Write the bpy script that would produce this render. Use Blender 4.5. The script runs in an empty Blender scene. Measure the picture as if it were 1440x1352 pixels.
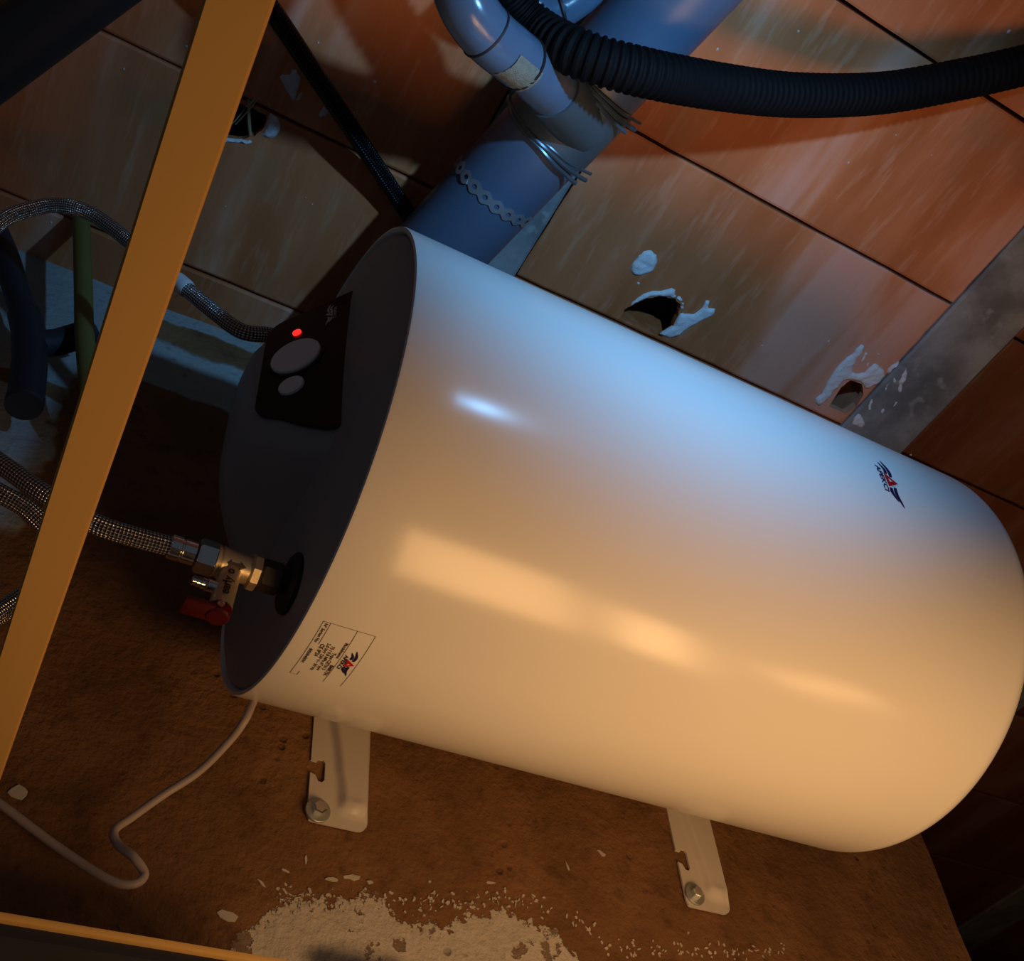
import bpy, bmesh, math, random
from mathutils import Vector, Matrix, noise
from mathutils.geometry import delaunay_2d_cdt
random.seed(7)
PI = math.pi
C = bpy.context.scene.collection
scene = bpy.context.scene

# ------------------------------------------------------------------ camera, world, lights, exposure
# frame: X along the back wall, Y into the wall, Z up; the camera stands at the origin (1.6 m above the floor)
FPX = 1509.0
MC = ((0.8677, -0.4903, -0.0813), (0.3257, 0.6862, -0.6504), (0.3747, 0.5379, 0.7552))   # camera rows: right, down, forward
cam_d = bpy.data.cameras.new('camera'); cam = bpy.data.objects.new('camera', cam_d); C.objects.link(cam)
r_, d_, f_ = (Vector(v) for v in MC)
f_.normalize(); r_ = (r_ - f_ * r_.dot(f_)).normalized(); d_ = f_.cross(r_)
cam.matrix_world = Matrix((( r_.x, -d_.x, -f_.x, 0), (r_.y, -d_.y, -f_.y, 0), (r_.z, -d_.z, -f_.z, 0), (0, 0, 0, 1)))
cam_d.sensor_fit = 'HORIZONTAL'; cam_d.sensor_width = 36.0; cam_d.lens = FPX / 1440 * 36
cam_d.clip_start = 0.02
scene.camera = cam
w = bpy.data.worlds.new('world'); scene.world = w; w.use_nodes = True
w.node_tree.nodes['Background'].inputs[0].default_value = (0.30, 0.36, 0.45, 1)
w.node_tree.nodes['Background'].inputs[1].default_value = 0.10
vs = scene.view_settings
vs.view_transform = 'Standard'; vs.look = 'None'; vs.gamma = 1.0; vs.use_curve_mapping = False; vs.exposure = 0.0

def light(name, typ, loc, target, col, power, **kw):
    l = bpy.data.lights.new(name, typ); l.color = col; l.energy = power
    for k, v in kw.items(): setattr(l, k, v)
    o = bpy.data.objects.new(name, l); C.objects.link(o); o.location = loc
    o.rotation_euler = (Vector(target) - Vector(loc)).to_track_quat('-Z', 'Y').to_euler()
    return o
# cool white torch held beside the photographer
light('torch', 'SPOT', (0.455, -0.125, 0.612), (0.49, 0.36, 1.06), (0.215, 0.55, 1.0), 18, spot_size=math.radians(97), spot_blend=1.0, shadow_soft_size=0.014)
# warm lamps in the room just below the heater
WARM = (1.0, 0.53, 0.20)
light('room_lamp', 'AREA', (0.56, 0.38, 0.0), (0.56, 0.40, 1.0), WARM, 2.35, shape='RECTANGLE', size=0.27, size_y=0.26)
light('room_lamp', 'AREA', (0.84, 0.40, 0.0), (0.84, 0.42, 1.0), WARM, 1.15, shape='RECTANGLE', size=0.12, size_y=0.20)
light('room_lamp', 'AREA', (1.17, 0.36, 0.0), (1.05, 0.42, 1.0), WARM, 0.45, shape='RECTANGLE', size=0.08, size_y=0.20)

def ray(u, v):
    return r_ * ((u - 720) / FPX) + d_ * ((v - 676) / FPX) + f_
def onz(u, v, z): q = ray(u, v); return q * (z / q.z)
def ony(u, v, y): q = ray(u, v); return q * (y / q.y)
def onx(u, v, x): q = ray(u, v); return q * (x / q.x)

# ------------------------------------------------------------------ materials
MATS = {}
def base_mat(name):
    m = bpy.data.materials.new(name); m.use_nodes = True; MATS[name] = m
    nt = m.node_tree; return m, nt, nt.nodes['Principled BSDF']
def nd(nt, typ, **kw):
    n = nt.nodes.new(typ)
    for k, v in kw.items(): setattr(n, k, v)
    return n
def mix(nt, fac, a, b, blend='MIX'):
    n = nt.nodes.new('ShaderNodeMix'); n.data_type = 'RGBA'; n.blend_type = blend
    for s, v in ((0, fac), (6, a), (7, b)):
        if isinstance(v, (int, float)): n.inputs[s].default_value = v
        elif isinstance(v, (tuple, list)): n.inputs[s].default_value = (*v[:3], 1)
        else: nt.links.new(v, n.inputs[s])
    return n.outputs[2]
def mth(nt, op, a, b=None, c=None, clamp=False):
    n = nt.nodes.new('ShaderNodeMath'); n.operation = op; n.use_clamp = clamp
    for i, v in enumerate((a, b, c)):
        if v is None: continue
        if isinstance(v, (int, float)): n.inputs[i].default_value = v
        else: nt.links.new(v, n.inputs[i])
    return n.outputs[0]
def sstep(nt, v, a, b):
    n = nt.nodes.new('ShaderNodeMapRange'); n.interpolation_type = 'SMOOTHSTEP'
    nt.links.new(v, n.inputs[0]); n.inputs[1].default_value = a; n.inputs[2].default_value = b
    return n.outputs[0]
def noi(nt, vec, scale, detail=4, rough=.55, dist=0):
    n = nt.nodes.new('ShaderNodeTexNoise'); n.inputs['Scale'].default_value = scale
    n.inputs['Detail'].default_value = detail; n.inputs['Roughness'].default_value = rough; n.inputs['Distortion'].default_value = dist
    if vec is not None: nt.links.new(vec, n.inputs['Vector'])
    return n.outputs['Fac']
def bump(nt, b, h, strength, dist):
    n = nt.nodes.new('ShaderNodeBump'); n.inputs['Strength'].default_value = strength; n.inputs['Distance'].default_value = dist
    nt.links.new(h, n.inputs['Height']); nt.links.new(n.outputs[0], b.inputs['Normal'])
def simple(name, col, rough=.5, metal=0, var=.12, scale=40, bstr=.1, bdist=.001, spec=.5, coat=0):
    m, nt, b = base_mat(name)
    tc = nd(nt, 'ShaderNodeTexCoord'); f = noi(nt, tc.outputs['Object'], scale)
    dark = tuple(c * (1 - var) for c in col); lite = tuple(min(1, c * (1 + var)) for c in col)
    nt.links.new(mix(nt, f, dark, lite), b.inputs['Base Color'])
    b.inputs['Roughness'].default_value = rough; b.inputs['Metallic'].default_value = metal
    b.inputs['Specular IOR Level'].default_value = spec; b.inputs['Coat Weight'].default_value = coat
    if bstr: bump(nt, b, noi(nt, tc.outputs['Object'], scale * 4), bstr, bdist)
    return m
simple('white_enamel', (.80, .79, .77), .20, var=.015, scale=5, bstr=.02, bdist=.0005, spec=.50)
simple('bracket_white', (.62, .58, .54), .32, var=.03, bstr=.03)
simple('cap_grey', (.29, .30, .32), .45, var=.06, bstr=.05, spec=.35)
simple('panel_black', (.006, .006, .007), .25, var=.1, bstr=0)
simple('knob_grey', (.78, .81, .84), .4, var=.04, bstr=0)
simple('print_grey', (.55, .52, .46), .5, bstr=0)
simple('chrome', (.78, .77, .74), .16, 1, var=.06, scale=120, bstr=.05)
simple('nickel_brass', (.74, .62, .42), .38, .75, var=.08, scale=160, bstr=.1)
simple('dark_brass', (.10, .075, .06), .45, .6, bstr=.05)
simple('rubber_black', (.012, .012, .012), .55, bstr=.05)
simple('corrugated_black', (.0035, .0035, .004), .7, bstr=0, spec=.1)
simple('lever_red', (.07, .005, .007), .3, bstr=.02)
simple('cable_white', (.38, .32, .30), .5, var=.06, bstr=.03)
simple('sleeve_white', (.75, .78, .82), .4, bstr=.02)
simple('zinc', (.42, .45, .48), .42, .7, var=.1, bstr=.05)
simple('clamp_steel', (.10, .14, .17), .3, .5, var=.2, bstr=.05)
simple('pipe_grey', (.085, .12, .185), .38, var=.12, scale=14, bstr=.06)
simple('pipe_dark', (.018, .023, .033), .5, var=.15, scale=20, bstr=.05)
simple('fitting_grey', (.085, .135, .21), .22, var=.2, scale=22, bstr=.10, bdist=.002)
simple('saddle_grey', (.055, .085, .10), .45, var=.3, scale=16, bstr=.08)
simple('mastic', (.20, .21, .16), .6, var=.4, scale=160, bstr=.6, bdist=.003)
simple('pipe_olive', (.16, .15, .035), .5, var=.2, bstr=.05)
simple('foam_white', (.74, .75, .77), .7, var=.10, scale=110, bstr=.5, bdist=.002)
simple('limewash', (.52, .48, .42), .85, var=.15, scale=90, bstr=.3)
simple('ink_blue', (.008, .008, .06), .4, bstr=0)
simple('ink_red', (.50, .008, .012), .4, bstr=0)
simple('ink_pale', (.75, .68, .62), .4, bstr=0)
simple('ink_brown', (.055, .035, .025), .5, bstr=0)
simple('straw', (.50, .44, .24), .7, bstr=.1)
simple('ledge_dark', (.020, .024, .034), .5, var=.25, scale=10, bstr=.05)
simple('cavity', (.03, .024, .02), .9, var=.3, bstr=.3)

def led_mat():
    m, nt, b = base_mat('led_red')
    b.inputs['Base Color'].default_value = (.6, .01, .01, 1)
    b.inputs['Emission Color'].default_value = (1, .02, .015, 1); b.inputs['Emission Strength'].default_value = 1.6
led_mat()

def braid(name, col, rough):
    m, nt, b = base_mat(name)
    uv = nd(nt, 'ShaderNodeUVMap'); sp = nd(nt, 'ShaderNodeSeparateXYZ'); nt.links.new(uv.outputs[0], sp.inputs[0])
    # u: metres along / circumference-normalised, v: 0..1 around
    a = mth(nt, 'SINE', mth(nt, 'MULTIPLY', mth(nt, 'ADD', sp.outputs[0], sp.outputs[1]), 2 * PI * 9))
    c = mth(nt, 'SINE', mth(nt, 'MULTIPLY', mth(nt, 'SUBTRACT', sp.outputs[0], sp.outputs[1]), 2 * PI * 9))
    h = mth(nt, 'MULTIPLY', a, c)
    nt.links.new(mix(nt, sstep(nt, h, -.5, .6), tuple(x * .12 for x in col), col), b.inputs['Base Color'])
    b.inputs['Metallic'].default_value = .9; b.inputs['Roughness'].default_value = rough
    bump(nt, b, h, .9, .0012)
braid('steel_braid', (.85, .83, .80), .2)
braid('black_braid', (.03, .033, .04), .28)

def board_mat():
    m, nt, b = base_mat('board_wood')
    tc = nd(nt, 'ShaderNodeTexCoord'); mp = nd(nt, 'ShaderNodeMapping'); mp.inputs['Scale'].default_value = (30, 1.2, 30)
    nt.links.new(tc.outputs['Object'], mp.inputs[0])
    f = noi(nt, mp.outputs[0], 2.2, 6, .6, .3)
    nt.links.new(mix(nt, f, (.70, .43, .13), (.78, .49, .165)), b.inputs['Base Color'])
    b.inputs['Roughness'].default_value = .55; bump(nt, b, f, .08, .001)
board_mat()

def terracotta(name, tint=(1, 1, 1), shade=1.0):       # shade < 1: the same fired clay colour, made darker
    m, nt, b = base_mat(name)
    tc = nd(nt, 'ShaderNodeTexCoord'); oi = nd(nt, 'ShaderNodeObjectInfo')
    off = nd(nt, 'ShaderNodeVectorMath', operation='ADD'); nt.links.new(tc.outputs['Object'], off.inputs[0])
    cmb = nd(nt, 'ShaderNodeCombineXYZ'); k = mth(nt, 'MULTIPLY', oi.outputs['Random'], 37.0)
    for i in range(3): nt.links.new(k, cmb.inputs[i])
    nt.links.new(cmb.outputs[0], off.inputs[1])
    mp = nd(nt, 'ShaderNodeMapping'); mp.inputs['Scale'].default_value = (1, .16, 1); nt.links.new(off.outputs[0], mp.inputs[0])
    broad = noi(nt, mp.outputs[0], 9, 3, .5, .4); fine = noi(nt, mp.outputs[0], 75, 3, .6)
    cloud = noi(nt, off.outputs[0], 5.5, 3)
    col = mix(nt, sstep(nt, broad, .36, .66), (.52 * tint[0], .150 * tint[1], .045 * tint[2]), (.70 * tint[0], .25 * tint[1], .105 * tint[2]))
    col = mix(nt, mth(nt, 'MULTIPLY', sstep(nt, broad, .55, .70), .75), col, (.80, .44, .33))
    col = mix(nt, mth(nt, 'MULTIPLY', sstep(nt, fine, .50, .72), .35), col, (.76, .40, .24))
    col = mix(nt, mth(nt, 'MULTIPLY', sstep(nt, cloud, .56, .72), .45), col, (.34, .19, .095))
    br = nd(nt, 'ShaderNodeHueSaturation'); nt.links.new(col, br.inputs['Color'])
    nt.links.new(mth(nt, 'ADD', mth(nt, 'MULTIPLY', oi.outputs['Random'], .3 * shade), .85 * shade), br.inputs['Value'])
    nt.links.new(br.outputs[0], b.inputs['Base Color'])
    b.inputs['Roughness'].default_value = .62; b.inputs['Specular IOR Level'].default_value = .3
    bump(nt, b, mth(nt, 'ADD', mth(nt, 'MULTIPLY', broad, .6), mth(nt, 'MULTIPLY', fine, .5)), .45, .004)
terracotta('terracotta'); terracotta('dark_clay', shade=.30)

def concrete():
    m, nt, b = base_mat('concrete')
    tc = nd(nt, 'ShaderNodeTexCoord'); a = noi(nt, tc.outputs['Object'], 11, 6, .6); g = noi(nt, tc.outputs['Object'], 120, 3)
    col = mix(nt, sstep(nt, a, .3, .7), (.15, .15, .15), (.33, .335, .34))
    col = mix(nt, mth(nt, 'MULTIPLY', sstep(nt, noi(nt, tc.outputs['Object'], 30, 4), .60, .70), .5), col, (.42, .42, .41))
    nt.links.new(col, b.inputs['Base Color']); b.inputs['Roughness'].default_value = .85
    bump(nt, b, mth(nt, 'ADD', a, g), .4, .002)
concrete()

def clay_wall():
    m, nt, b = base_mat('clay_plaster')
    ge = nd(nt, 'ShaderNodeNewGeometry'); P = ge.outputs['Position']
    sp = nd(nt, 'ShaderNodeSeparateXYZ'); nt.links.new(P, sp.inputs[0])
    x, z = sp.outputs[0], sp.outputs[2]
    n1 = noi(nt, P, 7, 5); n2 = noi(nt, P, 42, 5, .6); n3 = noi(nt, P, 150, 4, .65)
    col = mix(nt, sstep(nt, n1, .3, .7), (.155, .078, .034), (.25, .130, .060))
    col = mix(nt, mth(nt, 'MULTIPLY', sstep(nt, n2, .5, .75), .55), col, (.075, .036, .018))
    # remains of white limewash along the foot of the visible wall
    fc = nd(nt, 'ShaderNodeFloatCurve'); cu = fc.mapping.curves[0]
    pts = [(0, .0), (.24, .0), (.27, .30), (.30, .52), (.345, .56), (.38, .62), (.41, .50), (.45, .50), (.49, .66), (.53, .68), (.575, .58), (.603, .46), (.617, .36), (.624, .15), (.70, .16), (.78, .10), (.85, .0), (1, 0)]
    while len(cu.points) < len(pts): cu.points.new(.5, .5)
    for p, (a, c) in zip(cu.points, pts): p.location = (a, c); p.handle_type = 'VECTOR'
    fc.mapping.update(); nt.links.new(x, fc.inputs['Value'])
    hz = mth(nt, 'ADD', mth(nt, 'MULTIPLY', fc.outputs[0], .16), .405)           # upper limit of the white coat
    d = mth(nt, 'SUBTRACT', hz, z)
    d = mth(nt, 'ADD', d, mth(nt, 'MULTIPLY', mth(nt, 'SUBTRACT', n3, .5), .055))
    d = mth(nt, 'ADD', d, mth(nt, 'MULTIPLY', mth(nt, 'SUBTRACT', n2, .5), .05))
    white = sstep(nt, d, -.001, .002)
    # few stray flecks of it further up
    fl = mth(nt, 'MULTIPLY', sstep(nt, noi(nt, P, 26, 3), .70, .72), sstep(nt, mth(nt, 'SUBTRACT', mth(nt, 'ADD', hz, .09), z), 0, .03))
    white = mth(nt, 'MAXIMUM', white, fl)
    # holes and bare spots in the coat
    white = mth(nt, 'MULTIPLY', white, mth(nt, 'SUBTRACT', 1, mth(nt, 'MULTIPLY', sstep(nt, n2, .60, .64), .8)))
    # white band under the ceiling at the left
    n4 = noi(nt, P, 16, 4)
    zz = mth(nt, 'ADD', z, mth(nt, 'MULTIPLY', mth(nt, 'SUBTRACT', n4, .5), .03))
    band = mth(nt, 'MULTIPLY', sstep(nt, zz, 1.112, 1.118), mth(nt, 'SUBTRACT', 1, mth(nt, 'MULTIPLY', sstep(nt, zz, 1.205, 1.215), mth(nt, 'SUBTRACT', 1, sstep(nt, zz, 1.255, 1.262)))))
    left = mth(nt, 'MULTIPLY', sstep(nt, mth(nt, 'SUBTRACT', -.005, mth(nt, 'ADD', x, mth(nt, 'MULTIPLY', mth(nt, 'SUBTRACT', n4, .5), .08))), 0, .01), sstep(nt, zz, .80, .82))
    white = mth(nt, 'MAXIMUM', white, mth(nt, 'MAXIMUM', band, mth(nt, 'MULTIPLY', left, mth(nt, 'SUBTRACT', 1, mth(nt, 'MULTIPLY', sstep(nt, zz, 1.02, 1.025), mth(nt, 'SUBTRACT', 1, sstep(nt, zz, 1.05, 1.055)))))))
    lime = mix(nt, sstep(nt, z, .7, .8), mix(nt, n2, (.46, .42, .37), (.60, .56, .50)), mix(nt, n2, (.26, .29, .29), (.36, .40, .40)))   # creamy coat below, grey-green plaster above
    col = mix(nt, white, col, lime)
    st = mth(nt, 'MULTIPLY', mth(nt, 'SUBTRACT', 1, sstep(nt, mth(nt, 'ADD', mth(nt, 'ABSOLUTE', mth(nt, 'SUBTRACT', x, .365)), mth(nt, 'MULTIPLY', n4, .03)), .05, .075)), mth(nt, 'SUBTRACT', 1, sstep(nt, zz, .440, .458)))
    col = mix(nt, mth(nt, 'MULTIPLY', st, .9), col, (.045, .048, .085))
    vo = nd(nt, 'ShaderNodeTexVoronoi'); vo.inputs['Scale'].default_value = 48; nt.links.new(P, vo.inputs['Vector'])
    pit = mth(nt, 'MULTIPLY', mth(nt, 'SUBTRACT', 1, sstep(nt, vo.outputs['Distance'], .10, .26)), sstep(nt, n1, .48, .62))
    col = mix(nt, mth(nt, 'MULTIPLY', pit, .35), col, (.05, .026, .014))
    nt.links.new(col, b.inputs['Base Color']); b.inputs['Roughness'].default_value = .9; b.inputs['Specular IOR Level'].default_value = .2
    h = mth(nt, 'ADD', mth(nt, 'MULTIPLY', n2, 1.0), mth(nt, 'ADD', mth(nt, 'MULTIPLY', n3, .5), mth(nt, 'MULTIPLY', white, .5)))
    h = mth(nt, 'SUBTRACT', h, mth(nt, 'MULTIPLY', pit, .45))
    bump(nt, b, h, .7, .006)
clay_wall()

# ------------------------------------------------------------------ mesh helpers
def finish(name, bm, mat, parent=None, smooth=True, angle=40):
    bmesh.ops.recalc_face_normals(bm, faces=bm.faces)
    me = bpy.data.meshes.new(name); bm.to_mesh(me); bm.free()
    if mat: me.materials.append(MATS[mat] if isinstance(mat, str) else mat)
    if smooth:
        for p in me.polygons: p.use_smooth = True
        me.set_sharp_from_angle(angle=math.radians(angle))
    return link(name, me, parent)
def link(name, me, parent=None):
    o = bpy.data.objects.new(name, me); C.objects.link(o)
    if parent is not None:
        o.parent = parent; o.matrix_parent_inverse = pinv(parent)
    return o
def pinv(p):           # meshes are modelled in place; only top-level empties carry a location
    return Matrix.Translation(-Vector(p.location)) if p.parent is None else Matrix.Identity(4)
def thing(name, label, cat, loc=(0, 0, 0), group=None):
    o = bpy.data.objects.new(name, None); C.objects.link(o); o.location = loc; o.empty_display_size = .05
    return tag(o, label, cat, group)
def tag(o, label, cat, group=None):
    o['label'] = label; o['category'] = cat
    if group: o['group'] = group
    return o
def struct(o): o['kind'] = 'structure'; return o
def box(bm, a, b, bev=0):
    vs_ = [bm.verts.new((x, y, z)) for x in (a[0], b[0]) for y in (a[1], b[1]) for z in (a[2], b[2])]
    fs = [bm.faces.new([vs_[i] for i in q]) for q in ((0, 1, 3, 2), (4, 6, 7, 5), (0, 4, 5, 1), (2, 3, 7, 6), (0, 2, 6, 4), (1, 5, 7, 3))]
    if bev:
        es = {e for f in fs for e in f.edges}
        bmesh.ops.bevel(bm, geom=list(es), offset=bev, segments=2, affect='EDGES', profile=.5)
def catmull(pts, n=12):
    P = [Vector(p) for p in pts]; P = [P[0] * 2 - P[1]] + P + [P[-1] * 2 - P[-2]]
    out = []
    for i in range(1, len(P) - 2):
        for k in range(n):
            t = k / n; a, b, c, d = P[i - 1:i + 3]
            out.append(.5 * ((2 * b) + (c - a) * t + (2 * a - 5 * b + 4 * c - d) * t * t + (3 * b - a - 3 * c + d) * t ** 3))
    out.append(P[-2]); return out
def resample(P, step):
    out = [P[0].copy()]; acc = 0
    for a, b in zip(P, P[1:]):
        L = (b - a).length
        if L < 1e-9: continue
        t = step - acc
        while t <= L: out.append(a.lerp(b, t / L)); t += step
        acc = (acc + L) % step if True else 0
        acc = L - (t - step)
    return out
def tube(bm, P, rad, seg=16, cap=True, uvk=None):
    """sweep along P; rad is a number or a function of (index, arclength)"""
    uv = bm.loops.layers.uv.verify()
    n = len(P); rings = []; s = 0; S = []
    T = [(P[min(i + 1, n - 1)] - P[max(i - 1, 0)]).normalized() for i in range(n)]
    N = T[0].orthogonal().normalized()
    for i in range(n):
        if i: s += (P[i] - P[i - 1]).length
        S.append(s)
        N = (N - T[i] * N.dot(T[i])).normalized(); B = T[i].cross(N)
        r = rad(i, s) if callable(rad) else rad
        rings.append([bm.verts.new(P[i] + (N * math.cos(2 * PI * k / seg) + B * math.sin(2 * PI * k / seg)) * r) for k in range(seg)])
    r0 = rad(0, 0) if callable(rad) else rad
    for i in range(n - 1):
        for k in range(seg):
            k2 = (k + 1) % seg
            f = bm.faces.new((rings[i][k], rings[i][k2], rings[i + 1][k2], rings[i + 1][k]))
            for l, (ii, kk) in zip(f.loops, ((i, k), (i, k + 1), (i + 1, k + 1), (i + 1, k))):
                l[uv].uv = (S[ii] / (2 * PI * r0), kk / seg)
    if cap: bm.faces.new(rings[0][::-1]); bm.faces.new(rings[-1])
    return bm
def lathe(bm, origin, axis, prof, seg=48, up=None):
    """prof: list of (distance along axis, radius)"""
    o = Vector(origin); A = Vector(axis).normalized(); N = Vector(up) if up else A.orthogonal()
    N = (N - A * N.dot(A)).normalized(); B = A.cross(N); rings = []
    for h, r in prof:
        if r < 1e-7: rings.append([bm.verts.new(o + A * h)])
        else: rings.append([bm.verts.new(o + A * h + (N * math.cos(2 * PI * k / seg) + B * math.sin(2 * PI * k / seg)) * r) for k in range(seg)])
    for a, b in zip(rings, rings[1:]):
        for k in range(seg):
            k2 = (k + 1) % seg
            if len(a) == 1 and len(b) == 1: continue
            if len(a) == 1: bm.faces.new((a[0], b[k2], b[k]))
            elif len(b) == 1: bm.faces.new((a[k], a[k2], b[0]))
            else: bm.faces.new((a[k], a[k2], b[k2], b[k]))
    return bm
def cyl(origin, axis, prof, seg=32, up=None):
    """closed lathe"""
    p = [(prof[0][0], 0)] + list(prof) + [(prof[-1][0], 0)]
    return lathe(bmesh.new(), origin, axis, p, seg, up)
def poly_solid(bm, pts2, f, thick_dir, grid=None):
    """fill a 2-D outline (CDT, with optional inner points), map with f(u, v, side) for side 0 and 1, and wall the rim"""
    vv = [Vector(p) for p in pts2]; n = len(vv)
    extra = [Vector(p) for p in (grid or [])]
    V, E_, F, *_ = delaunay_2d_cdt(vv + extra, [], [list(range(n))], 1, 1e-7)
    top = [bm.verts.new(f(p.x, p.y, 0)) for p in V]; bot = [bm.verts.new(f(p.x, p.y, 1)) for p in V]
    edges = {}
    for q in F:
        bm.faces.new([top[i] for i in q]); bm.faces.new([bot[i] for i in reversed(q)])
        for a, b in zip(q, q[1:] + q[:1]):
            k = (min(a, b), max(a, b)); edges[k] = edges.get(k, 0) + 1
    for (a, b), c in edges.items():
        if c == 1:
            try: bm.faces.new((top[a], top[b], bot[b], bot[a]))
            except ValueError: pass
def jag(pts, amp, n=3, seed=0):
    """subdivide a closed outline and roughen it"""
    rnd = random.Random(seed); out = []
    for i, p in enumerate(pts):
        q = pts[(i + 1) % len(pts)]
        for k in range(n):
            t = k / n; out.append((p[0] + (q[0] - p[0]) * t + (rnd.uniform(-amp, amp) if k else 0), p[1] + (q[1] - p[1]) * t + (rnd.uniform(-amp, amp) if k else 0)))
    return out
def text_geo(s, size):
    cu = bpy.data.curves.new('txt', 'FONT'); cu.body = s; cu.size = size; cu.align_x = 'CENTER'; cu.align_y = 'CENTER'; cu.resolution_u = 3; cu.offset = size * .022
    o = bpy.data.objects.new('txt', cu); C.objects.link(o)
    dg = bpy.context.evaluated_depsgraph_get(); me = bpy.data.meshes.new_from_object(o.evaluated_get(dg))
    vs_ = [(v.co.x, v.co.y) for v in me.vertices]; fs = [list(p.vertices) for p in me.polygons]
    bpy.data.objects.remove(o); bpy.data.curves.remove(cu); bpy.data.meshes.remove(me)
    return vs_, fs
def put2d(bm, vs_, fs, f):
    vv = [bm.verts.new(f(*p)) for p in vs_]
    for q in fs:
        try: bm.faces.new([vv[i] for i in q])
        except ValueError: pass

# ------------------------------------------------------------------ the setting
ZC, YW, XW = 1.285, 0.85, 1.195            # ceiling, back wall, end of the back wall
bm = bmesh.new(); box(bm, (-1.3, -1.6, -1.66), (2.9, 2.7, -1.60)); floor = struct(finish('floor', bm, 'concrete', smooth=False))
bm = bmesh.new()
nx, nz = 110, 130
gv = {}
for i in range(nx + 1):
    for k in range(nz + 1):
        x = -1.3 + (XW + 1.3) * i / nx; z = -1.6 + (ZC + 1.6) * k / nz
        q = Vector((x, 0, z)); h = noise.noise(q * 6) * .004 + noise.noise(q * 21) * .0018 + noise.noise(q * 55) * .0008
        if i == nx: x += noise.noise(Vector((0, 3, z * 9))) * .008
        gv[i, k] = bm.verts.new((x, YW - (h if i < nx else 0) - .001, z))
for i in range(nx):
    for k in range(nz): bm.faces.new((gv[i, k], gv[i + 1, k], gv[i + 1, k + 1], gv[i, k + 1]))
bk = [bm.verts.new((gv[i, k].co.x, YW + .14, gv[i, k].co.z)) for i, k in ((0, 0), (nx, 0), (nx, nz), (0, nz))]
bm.faces.new(bk)
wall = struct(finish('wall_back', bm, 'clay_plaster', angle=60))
# chips of old limewash clinging to the clay
def wall_y(x, z):
    q = Vector((x, 0, z)); return YW - .001 - (noise.noise(q * 6) * .004 + noise.noise(q * 21) * .0018 + noise.noise(q * 55) * .0008)
def chip(bm, u, v, a, b_, ang, rnd):
    c = ony(u, v, YW); k = 9; ca, sa = math.cos(ang), math.sin(ang)
    ring, top = [], []
    for i in range(k):
        t = 2 * PI * i / k; q = rnd.uniform(.55, 1.2); p, r = a * q * math.cos(t), b_ * q * math.sin(t)
        x, z = c.x + p * ca - r * sa, c.z + p * sa + r * ca; y = wall_y(x, z)
        ring.append(bm.verts.new((x, y + .002, z))); top.append(bm.verts.new((c.x + (x - c.x) * .92, y - .0009, c.z + (z - c.z) * .92)))
    bm.faces.new(top)
    for i in range(k): bm.faces.new((ring[i], ring[(i + 1) % k], top[(i + 1) % k], top[i]))
rnd = random.Random(11)
for u, v, a, b_, ang in ((466, 1238, .008, .0022, .1), (494, 1234, .009, .0035, .25), (519, 1242, .004, .003, 0), (430, 1210, .0015, .005, .1), (400, 1225, .0045, .0012, -.2), (845, 1202, .006, .0025, -.4), (317, 1290, .009, .0065, .1), (367, 1243, .0055, .0018, -.7), (400, 1254, .005, .0016, -.8), (797, 1220, .0012, .006, .3), (24, 1118, .012, .008, .4), (690, 1242, .006, .0016, .1)):
    bm = bmesh.new(); chip(bm, u, v, a, b_, ang, rnd); finish('limewash_chip', bm, 'limewash', wall, smooth=False)
bm = bmesh.new()
for i in range(230):
    u = rnd.uniform(380, 1105)
    edge = 1268 + max(0, u - 740) * .48 if u < 840 else 1336 + (u - 840) * .02
    chip(bm, u, edge + rnd.gauss(0, 9), rnd.uniform(.0008, .0030), rnd.uniform(.0006, .0020), rnd.uniform(0, 3), rnd)
finish('limewash_crumbs', bm, 'limewash', wall, smooth=False)['kind'] = 'stuff'
# the wall ends at XW: a deep dark recess opens beside it, closed below by an added slab
bm = bmesh.new()
box(bm, (XW - .16, YW + .15, -1.6), (XW - .005, 2.6, ZC)); struct(finish('wall_left', bm, 'clay_plaster', smooth=False))
bm = bmesh.new(); box(bm, (XW - .16, 2.6, -1.6), (2.9, 2.68, ZC)); struct(finish('wall_front', bm, 'clay_plaster', smooth=False))
bm = bmesh.new(); box(bm, (XW, YW, .30), (2.9, 2.6, .40)); struct(finish('recess_light_block_1', bm, 'concrete', smooth=False))  # unseen slab, added to keep warm lamplight from below out of the recess
bm = bmesh.new(); box(bm, (2.9, -1.6, -1.6), (2.98, 2.68, ZC)); struct(finish('wall_right', bm, 'clay_plaster', smooth=False))

# ceiling: hollow clay blocks between concrete beams
bm = bmesh.new(); box(bm, (-1.35, -1.6, ZC + .075), (2.98, 2.68, ZC + .14))
ceiling = struct(finish('ceiling', bm, 'cavity', smooth=False))
BEAMS = [(-1.11, -.98), (-.39, -.26), (.33, .46), (1.052, 1.178), (1.77, 1.90), (2.49, 2.62)]
for a, b in BEAMS:
    bm = bmesh.new(); n = 40
    rows = []
    for i in range(n + 1):
        y = -1.6 + 4.2 * i / n
        j = noise.noise(Vector((a * 7, y * 8, 0))) * .003; k = noise.noise(Vector((b * 7, y * 8, 4))) * .003
        rows.append([bm.verts.new(p) for p in ((a + j, y, ZC + .07), (a + j, y, ZC), (a + .004 + j, y, ZC - .003), (b - .004 + k, y, ZC - .003), (b + k, y, ZC), (b + k, y, ZC + .07))])
    for p, q in zip(rows, rows[1:]):
        for i in range(5): bm.faces.new((p[i], p[i + 1], q[i + 1], q[i]))
        bm.faces.new((p[5], p[0], q[0], q[5]))
    bm.faces.new(rows[0]); bm.faces.new(rows[-1][::-1])
    finish('concrete_beam', bm, 'concrete', ceiling, angle=30)
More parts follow.
